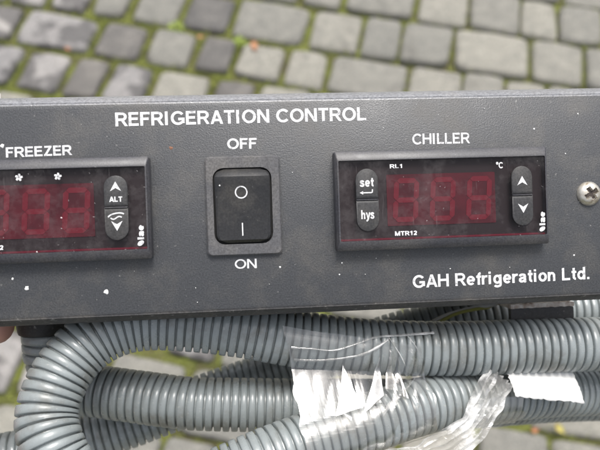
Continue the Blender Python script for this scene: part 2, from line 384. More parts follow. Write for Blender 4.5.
# bracket under the case, right
v, f = loft([ring(rrect(84.3, 110, -42.0, -36.0, 0.6, 2), -29), ring(rrect(84.3, 110, -42.0, -36.0, 0.6, 2), -26.5)], True, True)
br = mesh_obj('bracket', v, f, M_gland, panel); br['label'] = 'dark bracket with pale worn lip under the case'
lip = []
for i in range(27):
    t = i/26; lip.append((84.2+25.9*t, -35.9+random.uniform(-.15, .1), -33.4+random.uniform(-.3, .3)*.3+4.6*t*0))
v = []; f = []
for i, (x, y, z) in enumerate(lip):
    h = 1.7+random.uniform(-.2, .3)
    v += [(x, y, -26.2), (x, y+h, -26.0+random.uniform(-.2, .2)), (x, y+h, -40), (x, y, -40)]
    if i: b0 = 4*i; f += [(b0-4+k, b0-4+(k+1) % 4, b0+(k+1) % 4, b0+k) for k in range(4)]
f += [(0, 1, 2, 3), (len(v)-4, len(v)-3, len(v)-2, len(v)-1)]
mesh_obj('bracket_lip', v, f, M_card, br)
v, f = loft([ring(rrect(88, 95, -35.7, -20.2, 0.5, 2), -39.5), ring(rrect(88, 95, -35.7, -20.2, 0.5, 2), -37)], True, True)
mesh_obj('bracket_stem', v, f, M_case, br)
# scrap of white tape folded on the back at the top left
v, f = loft([ring(rrect(-140, -102, 30, 49.6, 0.5, 2), -13.4), ring(rrect(-140, -102.6, 30, 49.6, 0.5, 2), -12.4)], True, True)
o = mesh_obj('tape_scrap', v, f, M_white, panel); o['label'] = 'white tape scrap sticking up behind the top left edge'

# lettering
def _arc(cx, cy, rx, ry, a0, a1, n=14): return [(cx+rx*math.cos(R(a0+(a1-a0)*i/n)), cy+ry*math.sin(R(a0+(a1-a0)*i/n))) for i in range(n+1)]
def glyphs(w):
    """grotesque capitals and lower case as centre-line strokes; cap height 1, x-height .73; ('H', a, b) is a slanted stroke cut level"""
    h = w/2; T = 1-h; xh = .73; xc = xh/2; xr = xc-h
    arch = [(h, .36), (h+.03, .50), (.20, .61), (.30, xh-h), (.40, .61), (.47, .50), (.47, 0)]
    return {
     'R': (.80, [[(h, 0), (h, 1)], [(h, T), (.42, T)] + _arc(.44, (T+.47)/2, .21, (T-.47)/2, 85, -85) + [(.42, .47), (h, .47)], ('H', (.42, .47), (.70, 0))]),
     'E': (.70, [[(h, 0), (h, 1)], [(h, T), (.63, T)], [(h, .52), (.59, .52)], [(h, h), (.65, h)]]),
     'F': (.66, [[(h, 0), (h, 1)], [(h, T), (.61, T)], [(h, .50), (.54, .50)]]),
     'I': (.36, [[(h+.03, 0), (h+.03, 1)]]),
     'G': (.93, [_arc(.46, .5, .46-h, .5-h+.01, 38, 318, 26) + [(.80, .26)], [(.80, .12), (.80, .46)], [(.48, .43), (.80+h, .43)]]),
     'A': (.82, [('H', (.09, 0), (.41, 1)), ('H', (.41, 1), (.73, 0)), [(.21, .29), (.61, .29)]]),
     'T': (.74, [[(.02, T), (.70, T)], [(.36, 0), (.36, T)]]),
     'O': (.95, [_arc(.46, .5, .46-h, .5-h+.01, 0, 360, 32)]),
     'N': (.82, [[(h, 0), (h, 1)], [(.70, 0), (.70, 1)], ('H', (h+.01, 1), (.69, 0))]),
     'C': (.87, [_arc(.46, .5, .46-h, .5-h+.01, 40, 320, 26)]),
     'L': (.66, [[(h, 0), (h, 1)], [(h, h), (.61, h)]]),
     'H': (.83, [[(h, 0), (h, 1)], [(.70, 0), (.70, 1)], [(h, .53), (.70, .53)]]),
     'Z': (.72, [[(.06, T), (.66, T)], [(.02, h), (.68, h)], ('H', (.56, T), (.13, h))]),
     'M': (.96, [[(h, 0), (h, 1)], [(.82, 0), (.82, 1)], ('H', (h+.02, 1), (.455, .0)), ('H', (.80, 1), (.455, .0))]),
     '1': (.62, [[(.36, 0), (.36, 1)], [(.36, .90), (.24, .78), (.10, .71)]]),
     '2': (.64, [_arc(.31, .70, .31-h, .30-h, 170, -30) + [(.42, .44), (.18, .20), (.10, h)], [(.03, h), (.58, h)]]),
     'e': (.64, [_arc(.31, xc, .31-h, xr+.01, 0, 318, 22), [(h, xc), (.62-h*.6, xc)]]),
     'f': (.38, [[(.20, 0), (.20, .74)] + _arc(.37, .74, .17, T-.74, 170, 95, 6), [(.02, .645), (.38, .645)]]),
     'r': (.44, [[(h, 0), (h, xh)], [(h, .36), (h+.03, .50), (.22, .61), (.32, xh-h), (.43, xh-h-.01)]]),
     'i': (.32, [[(h+.02, 0), (h+.02, xh)], [(h+.02, .83), (h+.02, 1)]]),
     'l': (.32, [[(h+.02, 0), (h+.02, 1)]]),
     'g': (.68, [_arc(.30, xc, .30-h, xr, 0, 360, 24), [(.53, xh), (.53, -.04)] + _arc(.31, -.06, .22, .14, 0, -160, 10)]),
     'a': (.62, [[(h, .50), (.13, .59), (.22, .63), (.33, .635), (.43, .60), (.47, .50), (.47, .12), (.51, 0)], [(.47, .42), (.34, .385), (.18, .34), (h+.01, .27), (h+.01, .16), (.18, h), (.30, h+.01), (.42, .17), (.47, .26)]]),
     't': (.40, [[(.19, .96), (.19, .22)] + _arc(.33, .22, .14, .22-h, 190, 275, 6), [(.02, .645), (.38, .645)]]),
     'o': (.66, [_arc(.32, xc, .32-h, xr+.01, 0, 360, 26)]),
     'n': (.64, [[(h, 0), (h, xh)], arch]), 'h': (.64, [[(h, 0), (h, 1)], arch]),
     'd': (.68, [_arc(.30, xc, .30-h, xr, 0, 360, 24), [(.53, 0), (.53, 1)]]),
     's': (.58, [[(.47, .53), (.40, .62), (.27, .65), (.13, .60), (.10, .52), (.17, .43), (.38, .33), (.46, .22), (.41, .12), (.27, .08), (.13, .12), (.05, .22)]]),
     'y': (.56, [('H', (.06, xh), (.29, 0)), [(.52, xh), (.30, .05), (.22, -.12), (.14, -.19), (.03, -.18)]]),
     '.': (.34, [[(h+.02, 0), (h+.02, w)]]), '\u00b0': (.36, [_arc(.15, .83, .13, .13, 0, 360, 14)]), ' ': (.34, [])}
def text_geom(s, w):
    G = glyphs(w); v, f = [], []; x = 0; lay = 0
    for ch_ in s:
        adv, strokes = G[ch_]
        for st_ in strokes:
            b0 = len(v); zo = lay*0.0015; lay = (lay+1) % 8
            if st_[0] == 'H':
                (xa, ya), (xb, yb) = st_[1], st_[2]; hw = w/2*math.hypot(xb-xa, yb-ya)/abs(yb-ya)*.96
                v += [(x+xa-hw, ya, zo), (x+xa+hw, ya, zo), (x+xb+hw, yb, zo), (x+xb-hw, yb, zo)]; f.append((b0, b0+1, b0+2, b0+3)); continue
            closed = math.dist(st_[0], st_[-1]) < 1e-6; P = [Vector(p) for p in (st_[:-1] if closed else st_)]; n = len(P)
            for i, p in enumerate(P):
                d1 = (p-P[i-1]).normalized() if (i or closed) else None; d2 = (P[(i+1) % n]-p).normalized() if (i < n-1 or closed) else None
                d1 = d1 or d2; d2 = d2 or d1; m_ = (d1+d2).normalized(); nn = Vector((-m_.y, m_.x)); k = w/2/max(.5, m_.dot(d1))
                v += [(x+p.x+nn.x*k, p.y+nn.y*k, zo), (x+p.x-nn.x*k, p.y-nn.y*k, zo)]
            for i in range(n if closed else n-1):
                j = (i+1) % n; f.append((b0+2*i, b0+2*i+1, b0+2*j+1, b0+2*j))
        x += adv+.045
    return v, f
def lettering(s, x0, x1, base, cap, parent, z=0.06, bold=0.185, label=None, rot=0, name='lettering', slope=0.0):
    gv, gf = text_geom(s, bold); ax = min(p[0] for p in gv); bx = max(p[0] for p in gv); out_ = []
    for gx, gy, gz in gv:
        x = (gx-ax)/(bx-ax)*(x1-x0); y = gy*cap
        out_.append((x0-y, base+x, z+gz*cap) if rot else (x0+x, base+y+slope*x, z+gz*cap))
    o = mesh_obj(name, out_, gf, M_print, parent)
    if label: o['label'] = label
    return o
lettering('REFRIGERATION CONTROL', -60.6, 24.1, 34.95, 4.6, panel, label='white title lettering along the top', slope=0.003)
lettering('FREEZER', -96.2, -74.9, 25.45, 3.35, panel, z=0.06, label='white word above the left controller', slope=0.015)
lettering('OFF', -23.8, -13.8, 26.45, 3.6, panel, label='white word above the switch')
lettering('ON', -22.6, -15.2, -14.1, 3.2, panel, bold=0.15, label='white word below the switch')
lettering('CHILLER', 40.0, 60.5, 26.5, 3.75, panel, bold=0.17, label='white word above the right controller')
lettering('GAH Refrigeration Ltd.', 38.5, 102.4, -23.2, 4.4, panel, bold=0.18, label='white company name at the lower right', slope=0.008)

# paint flecks
def fleck(x, y, r, m, z=0.08, parent=None):
    n = 9; p = [(x+r*random.uniform(.6, 1.15)*math.cos(6.283*i/n), y+r*random.uniform(.6, 1.15)*math.sin(6.283*i/n)) for i in range(n)]
    v, f = loft([ring(p, z-0.06), ring([((a-x)*.75+x, (b_-y)*.75+y) for a, b_ in p], z+0.12)], False, True)
    return mesh_obj('paint_fleck', v, f, m, parent or panel, True)
for x, y, r in ((-97.2, 29.3, .75), (-95.5, -14.5, .45), (-91.1, -17.7, .85), (-65.4, -20.0, .95), (83.8, 31.0, .4), (-7.3, -14.1, .4), (14, -13.5, .3), (13, -17.5, .3),
                (-36, -20, .2), (52, -17, .25), (97, -14, .35), (100, 36, .3), (-50, 39, .25), (-110, 36, .5), (66, 38.5, .2), (-2, 18, .18), (30, 32.5, .2), (95, 22, .25)):
    fleck(x, y, r, M_speck)
o = fleck(-42.6, 27.3, 0.8, M_rust, -0.05); o.name = 'rust_spot'
rnd = random.Random(3)
for _ in range(18):
    x, y = rnd.uniform(-100, 108), rnd.choice((rnd.uniform(-26, -11), rnd.uniform(26, 41), rnd.uniform(-26, 41)))
    fleck(x, y, rnd.uniform(.07, .17), M_speck, 0.03)

# screws
def screw(cx, cy, rot):
    n = 40; rings_ = []; v = []; f = []
    rr = [4.3*i/16 for i in range(1, 17)]
    def zz(x, y):
        r = math.hypot(x, y); z = 2.7*math.sqrt(max(0, 1-(r/5.0)**2))-0.9*(r/4.3)**6
        c, s = math.cos(rot), math.sin(rot); a, b_ = c*x+s*y, -s*x+c*y
        if (abs(a) < .75 and abs(b_) < 2.4) or (abs(b_) < .75 and abs(a) < 2.4): z = 1.25
        return max(z, 0.3)
    G = 36; idx = {}
    for i in range(G+1):
        for j in range(G+1):
            a, b_ = -1+2*i/G, -1+2*j/G
            x = a*math.sqrt(1-b_*b_/2)*4.3; y = b_*math.sqrt(1-a*a/2)*4.3
            idx[i, j] = len(v); v.append((cx+x, cy+y, zz(x, y)))
    for i in range(G):
        for j in range(G): f.append((idx[i, j], idx[i+1, j], idx[i+1, j+1], idx[i, j+1]))
    edge = [idx[i, 0] for i in range(G)]+[idx[G, j] for j in range(G)]+[idx[i, G] for i in range(G, 0, -1)]+[idx[0, j] for j in range(G, 0, -1)]
    b0 = len(v); v += [(v[k][0], v[k][1], 0.0) for k in edge]; m_ = len(edge)
    f += [(edge[k], edge[(k+1) % m_], b0+(k+1) % m_, b0+k) for k in range(m_)]
    s = autosmooth(mesh_obj('screw', v, f, M_steel, panel), 40)
    cv, cf = [], []
    for k in (0, 1):
        a = rot+k*math.pi/2; c, s_ = math.cos(a), math.sin(a); b0 = len(cv)
        cv += [(cx+c*p-s_*q, cy+s_*p+c*q, 1.42+0.02*k) for p, q in ((-2.1, -.62), (2.1, -.62), (2.1, .62), (-2.1, .62))]; cf.append((b0, b0+1, b0+2, b0+3))
    mesh_obj('slot', cv, cf, M_slot, s)
screw(103.0, 7.6, 0.55); screw(-140, 7.6, 0.2)

# rocker switch
fr = rrect(-31.6, -6.3, -9.6, 23.9, 1.6, 5); fr2 = rrect(-31.1, -6.8, -9.1, 23.4, 1.4, 5)
hole = rrect(-29.0, -9.3, -5.7, 20.0, 3.6, 5)
v, f = loft([ring(fr, 0), ring(fr, 1.2), ring(fr2, 1.8), ring(hole, 1.8), ring(hole, 0.15)], False, True)
switch = autosmooth(mesh_obj('rocker_switch', v, f, M_switch, panel), 35); switch['label'] = 'black rocker switch in a raised rectangular frame'
v, f = loft([ring(rrect(-28.98, -9.32, -5.68, 19.98, 3.5, 5), 0.35)], False, True)
mesh_obj('recess', v, f, M_black, switch)
st = []; yt, yb = 19.55, -5.15
for i in range(29):
    t = i/28; y = yt+(yb-yt)*t; d = min(y-yb, yt-y); wd = 9.25
    if d < 3: wd = 9.25-3+math.sqrt(max(0, 9-(3-d)**2))
    s = 17.0-y
    z = 4.9-(17.0-y)*0.20+0.0075*(17-y)**2*0.6 if y < 17.0 else 4.9-(y-17.0)*0.95
    if 16.2 < y < 17.4: z -= 0.16
    if d < 1.0: z -= (1-d)**2*0.7
    cxx = -19.15
    st.append([(cxx-wd, y, 0.4), (cxx-wd, y, z-0.9), (cxx-wd+.25, y, z-.35), (cxx-wd+.9, y, z), (cxx-wd*.4, y, z-.1), (cxx+wd*.4, y, z-.1), (cxx+wd-.9, y, z), (cxx+wd-.25, y, z-.35), (cxx+wd, y, z-.9), (cxx+wd, y, .4)])
v = [p for r in st for p in r]; f = []
for i in range(28):
    for k in range(9): f.append((i*10+k, i*10+k+1, (i+1)*10+k+1, (i+1)*10+k))
f += [tuple(range(10)), tuple(280+k for k in range(10))]
autosmooth(mesh_obj('rocker', v, f, M_rocker, switch), 28)
def rz(y): return 4.9-(17.0-y)*0.20+0.0045*(17-y)**2-0.02
v = []; n = 40
for i in range(n):
    a = 6.2832*i/n
    for r in (2.12, 1.68): v.append((-19.6+r*math.cos(a), 11.6+r*math.sin(a), rz(11.6+r*math.sin(a))+.02))
f = [(2*i, 2*i+1, 2*((i+1) % n)+1, 2*((i+1) % n)) for i in range(n)]
o = mesh_obj('off_mark', v, f, M_print, switch)
mesh_obj('on_mark', [(x, y, rz(y)+.03) for x, y in ((-19.75, 1.4), (-19.35, 1.4), (-19.35, -2.9), (-19.75, -2.9))], [(0, 1, 2, 3)], M_print, switch)
fleck(-26.6, 14.0, .3, M_speck, 4.5, switch)

# temperature controllers
def poly(name, pts, z, m, parent, label=None):
    v, f = [(x, y, z) for x, y in pts], [tuple(range(len(pts)))]
    o = mesh_obj(name, v, f, m, parent)
    if label: o['label'] = label
    return o
def digit(cx, cy, w_, h, z, parent, on='abcdefg'):
    t = 1.75; sl = 0.07; hw, hh = w_/2, h/2; v, f = [], []
    def seg(x0, y0, x1, y1):
        d = Vector((x1-x0, y1-y0)); L = d.length; d /= L; nn = Vector((-d.y, d.x)); g = .08; a = Vector((x0, y0))+d*g; b_ = Vector((x1, y1))-d*g
        ps = [a, a+d*t/2+nn*t/2, b_-d*t/2+nn*t/2, b_, b_-d*t/2-nn*t/2, a+d*t/2-nn*t/2]
        b0 = len(v); v.extend((cx+p.x+sl*p.y, cy+p.y, z) for p in ps); f.append(tuple(range(b0, b0+6)))
    segs = dict(a=(-hw, hh, hw, hh), g=(-hw, 0, hw, 0), d=(-hw, -hh, hw, -hh), f=(-hw, hh, -hw, 0), b=(hw, hh, hw, 0), e=(-hw, 0, -hw, -hh), c=(hw, 0, hw, -hh))
    for k in on: seg(*segs[k])
    mesh_obj('digit', v, f, M_seg, parent)
def arrowhead(cx, cy, s, up, parent, z):
    k = 1 if up else -1
    poly('arrow_symbol', [(cx, cy+k*s), (cx+s*1.05, cy-k*s*.85), (cx, cy-k*s*.25), (cx-s*1.05, cy-k*s*.85)], z, M_print, parent)
def stroke(name, pts, wd, z, parent):
    v, f = [], []
    for i, p in enumerate(pts):
        a = Vector(pts[max(0, i-1)]); b_ = Vector(pts[min(len(pts)-1, i+1)]); d = (b_-a).normalized(); nn = Vector((-d.y, d.x))*wd/2
        v += [(p[0]+nn.x, p[1]+nn.y, z), (p[0]-nn.x, p[1]-nn.y, z)]
        if i: f.append((2*i-2, 2*i-1, 2*i+1, 2*i))
    return mesh_obj(name, v, f, M_print, parent)
def controller(cx, cy, label):
    W, H = 37.0, 16.8
    def rr(x0, x1, y0, y1, r, z): return ring([(cx+x, cy+y) for x, y in rrect(x0, x1, y0, y1, r, 4)], z)
    lx0, lx1, ly0, ly1 = -35.8, 35.8, -13.6, 13.5
    v, f = loft([rr(-W, W, -H, H, .7, 0), rr(-W, W, -H, H, .7, 4.2), rr(-W+.15, W-.15, -H+.3, H-.3, .6, 4.5), rr(lx0-.45, lx1+.45, ly0-.45, ly1+.45, .5, 5.6),
                 rr(lx0, lx1, ly0, ly1, .4, 5.65), rr(lx0+.02, lx1-.02, ly0+.02, ly1-.02, .4, 3.0)], False, False)
    c = autosmooth(mesh_obj('temperature_controller', v, f, M_bezel, panel), 30); c['label'] = label
    v, f = loft([rr(lx0, lx1, ly0, ly1, .4, 2.9), rr(lx0+.1, lx1-.1, ly0+.1, ly1-.1, .4, 3.0)], False, True)
    mesh_obj('window_backing', v, f, M_backing, c)
    v, f = loft([rr(-19.2, 18.8, -8.9, 8.6, .3, 3.05), rr(-19.2, 18.8, -8.9, 8.6, .3, 3.2)], False, True)
    mesh_obj('display', v, f, M_red, c)
    for x in (-12.6, 0.2, 13.0): digit(cx+x, cy-.2, 7.0, 13.2, 3.3, c)
    v, f = loft([rr(lx0+.1, lx1-.1, ly0+.1, ly0+.75, .2, 3.1), rr(lx0+.1, lx1-.1, ly0+.1, ly0+.7, .2, 4.3)], False, True)
    mesh_obj('red_edge', v, f, M_redline, c)
    v, f = loft([rr(lx0+.03, lx1-.03, ly0+.03, ly1-.03, .4, 5.2)], False, True)
    mesh_obj('window', v, f, M_lens, c)
    return c
def pill_buttons(cx, cy, bx, parent, y1=10.7, y0=-10.4, hw=3.85):
    for top in (True, False):
        pts = []
        for i in range(13):
            a = R(180*i/12) if top else R(180+180*i/12)
            oy = y1-hw if top else y0+hw
            pts.append((hw*math.cos(a), oy+hw*math.sin(a)*(1.0)))
        d = 0.45
        pts += [(-hw, .2+d), (hw, .2+d)] if top else [(hw, .2-d*.4), (-hw, .2-d*.4)]
        n = len(pts); mx_, my_ = 0, sum(p[1] for p in pts)/n
        rings_ = [[(cx+bx+p[0], cy+p[1], z) for p in pts] if k == 0 else [(cx+bx+p[0]*(1-k/hw), cy+my_+(p[1]-my_)*(1-k/hw), z) for p in pts] for k, z in ((0, 5.22), (0, 5.5), (0.12, 5.7), (0.5, 5.83))]
        v, f = loft(rings_, False, True)
        autosmooth(mesh_obj('button', v, f, M_button, parent), 40)
    # pale ridge between the halves, with the dark gap over it
    v, f = loft([ring([(cx+bx+x, cy+y) for x, y in rrect(-hw+.1, hw-.1, .05, .62, .1, 2)], 5.25), ring([(cx+bx+x, cy+y) for x, y in rrect(-hw+.2, hw-.2, .12, .34, .1, 2)], 6.0)], False, True)
    mesh_obj('button_ridge', v, f, M_bezel, parent)
SZ = 5.9; LZ = 5.28
cy = 7.5
ch = controller(48.9, cy, 'right controller with the set and hys keys'); cx = 48.9
pill_buttons(cx, cy, -26.4, ch); pill_buttons(cx, cy, 27.4, ch, 10.2, -10.3, 3.7)
arrowhead(cx+27.4, cy+5.0, 1.75, True, ch, SZ); arrowhead(cx+27.5, cy-4.2, 1.75, False, ch, SZ)
lettering('set', cx-28.9, cx-24.1, cy+4.6, 3.0, ch, z=SZ, bold=.19); lettering('hys', cx-28.7, cx-24.2, cy-6.2, 3.0, ch, z=SZ, bold=.19)
stroke('enter_symbol', [(cx-28.3, cy+2.6), (cx-24.9, cy+2.6), (cx-24.7, cy+2.7), (cx-24.6, cy+3.7)], .4, SZ, ch)
poly('enter_arrow', [(cx-29.0, cy+2.6), (cx-27.8, cy+3.2), (cx-27.8, cy+2.0)], SZ, M_print, ch)
lettering('RL1', cx-18.3, cx-14.1, cy+10.6, 1.35, ch, z=LZ, bold=.2); lettering('°C', cx+18.6, cx+21.0, cy+9.6, 2.1, ch, z=LZ, bold=.19)
lettering('MTR12', cx-17.3, cx-9.7, cy-12.2, 1.5, ch, z=LZ, bold=.23)
def maker_mark(cx, cy, parent):
    lettering('lae', cx+35.4, cx+40.1, cy-10.4, 2.1, parent, z=LZ, bold=.24, rot=1, name='maker_mark')
    pts = [(cx+34.3+1.15*math.cos(a)*math.cos(.6)-.75*math.sin(a)*math.sin(.6), cy-11.6+1.15*math.cos(a)*math.sin(.6)+.75*math.sin(a)*math.cos(.6)) for a in [6.2832*i/18 for i in range(18)]]
    poly('leaf_mark', pts, LZ, M_print, parent)
maker_mark(cx, cy, ch)
fleck(cx-28.6+8.6, cy-15.2, .35, M_speck, 4.05, ch)
fz_ = controller(-86.5, cy, 'left controller with the arrow and hand keys, cut by the picture edge'); cx = -86.5
pill_buttons(cx, cy, 26.3, fz_); pill_buttons(cx, cy, -27.4, fz_)
arrowhead(cx+26.3, cy+7.0, 1.7, True, fz_, SZ); arrowhead(cx+26.4, cy-5.6, 1.75, False, fz_, SZ)
lettering('ALT', cx+24.2, cx+28.4, cy+2.1, 1.7, fz_, z=SZ, bold=.22)
stroke('hand_symbol', [(cx+26.3+2.6*math.cos(a), cy-2.6+1.0*math.sin(a)+.35*math.cos(a)) for a in [R(20+14*i) for i in range(12)]], .45, SZ, fz_)
stroke('hand_symbol', [(cx+24.4+.45*i, cy-3.1-.45*math.sin(i*.75)) for i in range(9)], .4, SZ, fz_)
lettering('set', cx-29.9, cx-25.1, cy+4.6, 3.0, fz_, z=SZ, bold=.19); lettering('MTR12', cx-17.3, cx-9.7, cy-12.2, 1.5, fz_, z=LZ, bold=.23)
for x in (-4.1, 8.1):                                              # small fan symbols
    fv, ff = [], []
    for k in range(5):
        a = 6.2832*k/5; b0 = len(fv); c, s = math.cos(a), math.sin(a)
        fv += [(cx+x+c*p-s*q, cy+10.9+s*p+c*q, LZ) for p, q in ((.1, 0), (.7, -.35), (1.25, 0), (1.05, .55), (.5, .4))]; ff.append(tuple(range(b0, b0+5)))
    mesh_obj('fan_symbol', fv, ff, M_print, fz_)
maker_mark(cx-.6, cy, fz_)
fleck(cx+12.0, cy-14.4, .75, M_speck, 4.75, fz_); fleck(cx+.6, cy-13.3, .35, M_speck, 5.0, fz_); fleck(cx+1.2, cy+15.9, .7, M_speck, 3.7, fz_); fleck(cx+8.6, cy-2.5, .35, M_speck, 4.8, fz_)

# ------------------------------------------------------------------ corrugated conduits
def conduit(pts, r, label, pitch=3.3, depth=1.7, seg=36):
    prof = [(0.0, -depth), (0.12, -depth), (0.18, -0.28), (0.25, -.04), (0.57, 0.0), (0.85, -.05), (0.92, -0.30), (0.98, -depth)]
    C = catmull(pts, 0.19); up = Vector((0, 0.3, 1)); v, f = [], []
    cum = [0]
    for i in range(1, len(C)): cum.append(cum[-1]+(C[i]-C[i-1]).length)
    total = cum[-1]; nr = int(total/pitch); k = 0; prev = None; n0 = 0; t0 = (C[1]-C[0]).normalized(); nrm = up.cross(t0).normalized()
    for q in range(nr):
        for fr_, dr in prof:
            s = (q+fr_)*pitch
            while k < len(C)-2 and cum[k+1] < s: k += 1
            u = (s-cum[k])/max(1e-6, cum[k+1]-cum[k]); p = C[k].lerp(C[k+1], u); t = (C[min(k+3, len(C)-1)]-C[max(0, k-3)]).normalized()
            nrm = (nrm - t*nrm.dot(t)).normalized(); bi = t.cross(nrm)
            rr = r+dr+0.10*noise.noise(Vector((q*.7, r, 0)))+0.22*noise.noise(Vector((q*.09, 3, r)))
            v += [tuple(p+nrm*(rr*math.cos(6.28319*i/seg))+bi*(rr*math.sin(6.28319*i/seg))) for i in range(seg)]
    m_ = len(v)//seg
    for a in range(m_-1):
        for i in range(seg): f.append((a*seg+i, a*seg+(i+1) % seg, (a+1)*seg+(i+1) % seg, (a+1)*seg+i))
    o = mesh_obj('corrugated_conduit', v, f, M_hose, matrix=PM); autosmooth(o, 50)
    return tag(o, label, 'conduit', group='grey corrugated conduits under the panel')
A = [(187.9, -57.3, -26.0), (153.7, -53.2, -26.0), (120.2, -51.5, -26.0), (91.4, -50.9, -26.0), (59.2, -50.2, -26.0), (27.7, -48.0, -26.0), (0.8, -43.8, -26.0), (-21.9, -38.8, -26.0), (-40.6, -35.6, -26.0), (-57.0, -34.2, -25.0), (-68.8, -36.2, -23.0), (-77.9, -41.1, -20.0), (-84.6, -48.8, -16.0), (-88.2, -57.1, -12.0), (-88.9, -64.2, -9.0), (-86.9, -70.9, -6.0), (-83.0, -78.3, -4.0), (-75.5, -86.8, -3.0), (-64.1, -92.0, -3.0), (-49.2, -92.5, -4.0), (-32.1, -87.9, -6.0), (-14.5, -82.5, -9.0), (2.1, -78.8, -13.0), (25.2, -74.5, -18.0), (50.2, -71.1, -25.0), (77.6, -71.9, -34.0), (106.6, -73.6, -42.0), (131.9, -76.1, -48.0), (175.9, -78.7, -52.0), (220.5, -80.8, -54.0)]
conduit(A, 10.7, 'grey corrugated conduit looping round at the left in front of the others')
Bp = [(-98, -36, -45), (-98, -42, -45), (-97.5, -50, -46), (-93.5, -58, -46.5), (-86, -62.8, -46), (-77, -64.6, -45), (-62.9, -66.8, -43), (-42.9, -69.6, -40), (-23.1, -71.2, -39.5), (0.8, -72.6, -40), (21.5, -74.5, -43), (48.0, -78, -50), (84.9, -84.5, -66), (129.6, -89, -80), (194, -93, -85)]
conduit(Bp, 10.4, 'grey corrugated conduit from the black gland, running behind the loop and the tape')
Cp = [(-225, -150, -62), (-205, -122, -58), (-180, -104, -56), (-155, -97, -56), (-131.4, -94.0, -58), (-111.9, -91.8, -60), (-92.3, -89.3, -64), (-71.7, -84.9, -68), (-45.9, -77.8, -72), (-23.4, -71.5, -74), (4, -63.4, -72), (31, -55.5, -68), (57.8, -48.6, -64), (84.9, -44.4, -62), (112.9, -43.0, -61), (138, -43.4, -60), (180, -47, -60)]
conduit(Cp, 10.2, 'rearmost grey conduit rising from lower left to behind the dark bracket')
# earth wire seen through the gap under the panel
def tube(name, pts, r, m, seg=8):
    C = catmull(pts, 1.0); v, f = [], []; nrm = Vector((0, 0, 1))
    for i, p in enumerate(C):
        t = (C[min(i+1, len(C)-1)]-C[max(0, i-1)]).normalized(); nrm = (nrm-t*nrm.dot(t)).normalized(); bi = t.cross(nrm)
        v += [tuple(p+nrm*r*math.cos(6.2832*k/seg)+bi*r*math.sin(6.2832*k/seg)) for k in range(seg)]
    for a in range(len(C)-1):
        for k in range(seg): f.append((a*seg+k, a*seg+(k+1) % seg, (a+1)*seg+(k+1) % seg, (a+1)*seg+k))
    return mesh_obj(name, v, f, m, matrix=PM, smooth=True)
o = tube('wire', [(55, -45, -48), (64, -40.6, -46), (74, -37.8, -44), (86, -35.4, -42), (92, -30, -42), (93, -19, -42)], 0.9, M_wire_w); tag(o, 'thin white wire in the gap left of the bracket', 'wire')
o = tube('wire', [(60, -43.5, -45.5), (68, -39.6, -44), (76, -37.8, -42.4), (83, -37, -44), (90, -30, -45), (91, -19, -45)], 0.7, M_wire_y); tag(o, 'thin yellow wire beside the white one in the gap', 'wire')

# ------------------------------------------------------------------ clear tape round the conduits
def at_x(P, x, lo_, hi):
    P = P[lo_:hi]
    P = sorted(P)
    for a, b_ in zip(P[:-1], P[1:]):
        if a[0] <= x <= b_[0]:
            t = (x-a[0])/(b_[0]-a[0]); return (a[1]+(b_[1]-a[1])*t, a[2]+(b_[2]-a[2])*t)
    return (P[0][1], P[0][2]) if x < P[0][0] else (P[-1][1], P[-1][2])
def wrap_sheet(name, xl, xr, nx, nt_, a0, a1, m, label, wr, off=0.55, seed=0.0, skew=0.0, ragged=1.0, single=None):
    """film stretched over the two conduits like a belt: t runs from behind the upper one over the front to under the lower one"""
    v, f = [], []
    for i in range(nx+1):
        for k in range(nt_+1):
            t = k/nt_
            x = xl+(xr-xl)*i/nx + skew*(t-.5)
            if i in (0, nx): x += ragged*(noise.noise(Vector((k*.07, seed, i)))*4.0)
            ya, za = at_x(A, x, 0, 9); yd, zd = at_x(A, x, 20, 30); r = 10.7+off
            if single == 'D': ya, za = yd+1e-3, zd
            d = Vector((yd-ya, zd-za)); L = d.length; d.normalize(); nn = Vector((-d.y, d.x))
            if nn.y < 0: nn = -nn
            base = math.atan2(nn.y, nn.x)                          # direction of outward normal, (y,z) plane
            arcA = base-a0; l1 = r*a0; l2 = L; l3 = r*a1; s = t*(l1+l2+l3); flat = 0
            if s < l1: an = base-a0+s/r; p = Vector((ya, za))+r*Vector((math.cos(an), math.sin(an))); n2 = Vector((math.cos(an), math.sin(an)))
            elif s < l1+l2: p = Vector((ya, za))+r*nn+d*(s-l1); n2 = nn; flat = math.sin(math.pi*(s-l1)/l2)
            else: an = base+(s-l1-l2)/r; p = Vector((yd, zd))+r*Vector((math.cos(an), math.sin(an))); n2 = Vector((math.cos(an), math.sin(an)))
            rid = 1-abs(noise.noise(Vector((x*.11+s*.02, s*.018, seed)))*2.4)
            rid2 = noise.noise(Vector((x*.5, s*.12-x*.1, seed+5)))
            cal = 1.0 if single else min(1, max(0.12, (x-8)/22))   # smooth at the left, pleated to the right
            h = wr*(0.2+flat)*cal*(max(rid, 0)*1.5-.55)+wr*.2*(0.35+flat)*rid2*cal
            if single is None and flat > 0:                        # film hangs in from the upper conduit, then runs straight to the lower one
                uu = (s-l1)/l2; sag = 0.14*L*math.sin(math.pi*uu**0.6); h -= min(sag, math.sqrt(r*r+(s-l1)**2)-r+.05, math.sqrt(r*r+(l1+l2-s)**2)-r+.05)
            elif single: h = max(h, -.25)
            if single is None and t < .05: h += 0.7*(1-t/.05)**2*(1+noise.noise(Vector((x*.13, 1, seed))))   # free edge curling up
            if s < l1 or s > l1+l2: h = max(h, -.05)
            p = p+n2*h
            v.append((x, p.x, p.y))
    for i in range(nx):
        for k in range(nt_): a = i*(nt_+1)+k; f.append((a, a+1, a+nt_+2, a+nt_+1))
    o = mesh_obj(name, v, f, m, matrix=PM, smooth=False)
    return tag(o, label, 'tape')
